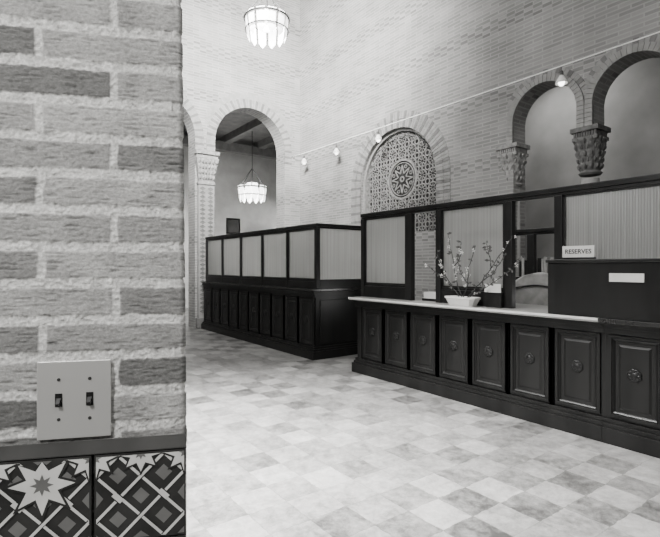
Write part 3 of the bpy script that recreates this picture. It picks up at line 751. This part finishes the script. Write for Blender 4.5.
# plant
PX,PY=4.325,3.44
pl=empty('potted_flowering_branches',(PX,PY,TOP),'low white planter with tall sparse flowering branches','potted plant')
bm=B(); prev=None
for hx,hy,z in ((0.060,0.16,0),(0.062,0.162,0.01),(0.080,0.195,0.075),(0.086,0.205,0.08),(0.086,0.205,0.10),(0.076,0.192,0.10),(0.070,0.182,0.075)):
    rg=[bm.verts.new((PX+a*hx,PY+b*hy,TOP+z)) for a,b in ((-1,-.8),(-.6,-1),(.6,-1),(1,-.8),(1,.8),(.6,1),(-.6,1),(-1,.8))]
    if prev:
        for i in range(8): bm.faces.new((prev[i],prev[(i+1)%8],rg[(i+1)%8],rg[i]))
    else: bm.faces.new(rg[::-1])
    prev=rg
obj('planter_bowl',bm,M_white,pl)
bm=B(); bm.faces.new([bm.verts.new((PX+a*0.071,PY+b*0.184,TOP+0.078)) for a,b in ((-1,-.8),(-.6,-1),(.6,-1),(1,-.8),(1,.8),(.6,1),(-.6,1),(-1,.8))]); obj('soil',bm,M_soil,pl)
br=[[(0.0,0.08),(-0.05,0.28),(-0.07,0.45),(-0.13,0.84)],
    [(-0.02,0.08),(-0.10,0.22),(-0.20,0.34),(-0.33,0.46)],
    [(0.01,0.08),(0.06,0.25),(0.06,0.42),(0.14,0.68)],
    [(0.03,0.08),(0.14,0.22),(0.27,0.42),(0.46,0.76)],
    [(0.03,0.08),(0.16,0.17),(0.34,0.30),(0.56,0.50)],
    [(0.27,0.42),(0.28,0.54),(0.27,0.70)],[(-0.07,0.45),(-0.0,0.56),(0.03,0.72)],[(0.18,0.28),(0.30,0.36),(0.44,0.56)],[(-0.10,0.22),(-0.17,0.38),(-0.22,0.62)],[(0.06,0.25),(0.0,0.36),(-0.02,0.50)]]
tips=[]
bms=B()
for bi,b in enumerate(br):
    dep=random.uniform(-0.16,0.02); P=[]
    for k,(r,z) in enumerate(b): P.append(Vector((PX+dep*min(1,k/3)*min(1,z*2),PY-1.5*r if r<0 else PY-1.38*r,TOP+z*0.97)))
    Q=[]
    for k in range(len(P)-1):
        for s in range(5):
            t=s/5; Q.append(P[k].lerp(P[k+1],t)+Vector((random.uniform(-.003,.003),random.uniform(-.010,.010),random.uniform(-.006,.006))))
    Q.append(P[-1]); tube(bms,Q,0.0060,6,0.0030)
    tips+=Q[3:] if bi>4 else Q[4:]
obj('branch',bms,M_stem,pl)
bmb=B(); bml=B()
for t in tips:
    r=random.random()
    if r<0.26:
        c=t+Vector((random.uniform(-.015,.01),random.uniform(-.02,.02),random.uniform(-.01,.015))); s=random.uniform(0.006,0.012)
        for k in range(5):
            a=2*math.pi*k/5+random.random()
            rx,ry,rz=[random.uniform(0.5,1.1)*s for _ in range(3)]
            bmesh.ops.create_icosphere(bmb,subdivisions=1,radius=1,matrix=Matrix.Translation(c+(Vector((0,1,0))*math.cos(a)+Vector((0,0,1))*math.sin(a))*s*1.4)@Matrix.Rotation(a,4,'X')@Matrix.Diagonal((rx*0.5,ry*1.2,rz*0.6,1)))
    elif r<0.95:
        for _ in range(2):
            d=Vector((random.uniform(-1,.3),random.uniform(-1,1),random.uniform(-.7,1))).normalized(); sd=d.cross(Vector((1,0,0.2))).normalized()
            L_=random.uniform(0.035,0.065)
            vs=[bml.verts.new(p) for p in (t,t+d*L_*0.5+sd*L_*0.24,t+d*L_,t+d*L_*0.5-sd*L_*0.24)]
            bml.faces.new(vs)
o=obj('blossom',bmb,M_blos,pl); o['kind']='stuff'
o=obj('leaf',bml,M_leaf,pl,recalc=False); o['kind']='stuff'
# ---------------------------------------------------------------- hanging cord and bulbs
LX=6.95; H=4.5
bm=B(); tube(bm,[(LX,y,H-0.04*math.sin(math.pi*((y+3)/14.3))) for y in [-3+14.3*i/40 for i in range(41)]],0.009,6)
obj('lamp_cord',bm,M_cord,None,label='long pale electric cord strung along the brick wall',cat='cord')
for i,y in enumerate((10.7,9.27,7.76,3.72)):
    h=H-0.04*math.sin(math.pi*((y+3)/14.3))-0.011
    e=empty('hanging_bulb',(LX,y,h-0.28),'small bare bulb with flared shade hanging from the cord','lamp',group='bulbs strung on the cord')
    bm=B(); tube(bm,[(LX,y,h),(LX,y,h-0.07)],0.006,6); lathe(bm,[(0.012,0),(0.024,-0.01),(0.026,-0.07),(0.03,-0.08)],LX,y,h-0.06,16); obj('lamp_socket',bm,M_iron,e)
    bm=B(); lathe(bm,[(0.028,0),(0.045,-0.03),(0.075,-0.08),(0.09,-0.12),(0.085,-0.12),(0.06,-0.07),(0.026,-0.012)],LX,y,h-0.13,24); obj('lamp_shade',bm,M_white,e)
    bm=B(); bmesh.ops.create_uvsphere(bm,u_segments=16,v_segments=10,radius=0.045,matrix=Matrix.Translation((LX,y,h-0.235))@Matrix.Diagonal((1,1,1.2,1)))
    for f in bm.faces:f.smooth=True
    obj('light_bulb',bm,M_bulb,e)
# ---------------------------------------------------------------- chandeliers
def chandelier(x,y,z0,R,ceil,label,mg,stemr=0.014):
    e=empty('chandelier',(x,y,z0),label,'chandelier')
    bm=B(); n=12
    def rg(r,z,rr): tube(bm,[(x+r*math.cos(2*math.pi*i/36),y+r*math.sin(2*math.pi*i/36),z) for i in range(37)],rr,8)
    rg(R*1.02,z0+R*1.02,R*0.045); rg(R*0.98,z0+R*0.48,R*0.03)
    for i in range(6):
        a=2*math.pi*i/6
        tube(bm,[(x+R*math.cos(a),y+R*math.sin(a),z0+R*1.02),(x,y,z0+R*2.4)],R*0.025,6)
    obj('chandelier_frame',bm,M_iron,e)
    bm=B(); tube(bm,[(x,y,z0+R*2.35),(x,y,ceil)],stemr,8); lathe(bm,[(0.12,0),(0.1,-0.05),(0.03,-0.08)],x,y,ceil,20); obj('chandelier_stem',bm,M_iron,e)
    for i in range(n):
        a0=2*math.pi*(i+0.12)/n; a1=2*math.pi*(i+0.88)/n; bm=B(); prev=None; am=(a0+a1)/2; hw=(a1-a0)/2
        for k in range(6):
            t=k/5; r=R*(1.0-0.10*t); z=z0+R*(1.12-0.87*t)
            row=[bm.verts.new((x+r*math.cos(am+s*hw),y+r*math.sin(am+s*hw),z)) for s in (-1,0,1)]
            if prev:
                for q in range(2): f=bm.faces.new((prev[q],prev[q+1],row[q+1],row[q])); f.smooth=True
            prev=row
        tip=bm.verts.new((x+R*0.82*math.cos(am),y+R*0.82*math.sin(am),z0+R*0.02))
        bm.faces.new((prev[0],prev[1],tip)); bm.faces.new((prev[1],prev[2],tip))
        obj('glass_panel',bm,mg,e)
    bm=B(); lathe(bm,[(0.02,0),(R*.42,R*0.06),(R*.38,R*0.8),(0.03,R*0.85)],x,y,z0+R*0.55,20); obj('inner_shade',bm,mg,e)
chandelier(7.1,14.0,3.55,0.46,6.1,'lit lantern chandelier with milk glass panels in the hall',M_lampglass)
chandelier(3.86,7.08,5.24,0.36,ZC,'bright glass chandelier hanging from the high ceiling',M_lamphot)
pf=empty('framed_picture',(7.8,16.95,2.75),'small dark framed picture on the hall wall','picture')
bm=B()
for a in ((7.52,8.08,2.72,2.79),(7.52,8.08,3.25,3.32),(7.52,7.59,2.79,3.25),(8.01,8.08,2.79,3.25)): box(bm,a[0],a[1],16.93,16.995,a[2],a[3])
obj('picture_frame',bm,M_wood,pf,bevel=0.005)
bm=B(); box(bm,7.59,8.01,16.965,16.99,2.79,3.25); obj('picture_canvas',bm,M_darkglass,pf)
# ---------------------------------------------------------------- lights
def area(name,loc,tgt,size,e,sy=None,spread=None):
    l=bpy.data.lights.new(name,'AREA'); l.energy=e; l.size=size; l.color=(1,0.995,0.98)
    if sy: l.shape='RECTANGLE'; l.size_y=sy
    if spread: l.spread=spread
    o=bpy.data.objects.new(name,l); COL.objects.link(o); o.location=loc
    o.rotation_euler=(Vector(tgt)-Vector(loc)).to_track_quat('-Z','Y').to_euler(); return o
def point(name,loc,e,r=0.2):
    l=bpy.data.lights.new(name,'POINT'); l.energy=e; l.shadow_soft_size=r; l.color=(1,0.995,0.98)
    o=bpy.data.objects.new(name,l); COL.objects.link(o); o.location=loc; return o
area('ceiling_fill',(0.8,4.6,8.7),(0.8,4.6,0),4,560,7)  # added soft overhead fill; the ceiling has no skylight
area('left_fill',(-2.7,3.0,4.5),(4.5,6.5,1.2),3,370,4)  # added key from the left; that wall has no window
area('rear_fill',(2.0,-2.8,5.0),(3.0,5,1.0),4,250,3)  # added fill from behind the camera; the back wall is solid
area('floor_fill',(-0.6,4.8,7.0),(1.1,3.4,0),1.5,900,1.5,math.radians(55))  # unseen source added to brighten the floor at left
area('corner_haze_fill',(1.0,4.5,8.0),(6.4,11.0,5.9),2.5,1700,2.0,math.radians(75))  # unseen source added to whiten the far corner in place of film haze
area('pier_fill',(-1.3,0.1,2.9),(0.1,1.0,1.5),0.35,21,0.35,math.radians(100))  # added raking light to brighten the near pier
point('chandelier_lamp',(3.86,7.08,5.05),260,0.3)
point('hall_chandelier_lamp',(7.1,14.0,3.3),190,0.3)
area('hall_top_fill',(5,14.0,5.5),(5,14,0),2,80,2)  # added downward hall fill with no fitting of its own
area('hall_up_fill',(6,14.0,2.2),(6.5,14.5,6),1,50,1)  # added upward fill lifting the hall ceiling; no floor lamp stands here
area('passage_fill',(8.4,4.9,5.2),(8.6,3.5,0),1,60,1.5)  # unseen fill added to light the passage behind the arcade
area('glass_fill',(5.55,4.85,0.9),(4.47,4.85,1.6),0.9,8,0.4)  # added fill behind the ribbed glass; no desk lamp stands here
area('glass_fill',(5.55,2.60,0.9),(4.47,3.4,1.6),0.7,8,0.4)  # added glow behind the middle pane, no fixture
area('glass_fill',(5.55,1.20,0.9),(4.47,1.7,1.8),0.9,7,0.4)  # added glow behind the nearest panes, no fixture
area('workroom_fill',(5.5,4.0,3.9),(5.5,4.0,0),0.8,32,3.0)  # added to brighten the space seen through the wickets
area('counter_fill',(5.3,7.7,2.9),(4.8,7.7,1.2),2.0,9,0.5)  # added fill lighting the long counter's panes from behind
area('counter_fill',(5.3,9.8,2.9),(4.8,9.8,1.2),2.0,8,0.5)  # second added fill for the far panes
w=bpy.data.worlds.new('w'); scene.world=w; w.use_nodes=True
w.node_tree.nodes['Background'].inputs[0].default_value=g(0.5); w.node_tree.nodes['Background'].inputs[1].default_value=0.3
# ---------------------------------------------------------------- camera
cam=bpy.data.cameras.new('camera'); co=bpy.data.objects.new('camera',cam); COL.objects.link(co)
cam.sensor_width=36; cam.sensor_fit='HORIZONTAL'; cam.lens=480/660*36; cam.shift_y=-2.5/660; cam.clip_start=0.05
co.location=(0,0,1.5); co.rotation_euler=(math.pi/2,0,-A)
scene.camera=co
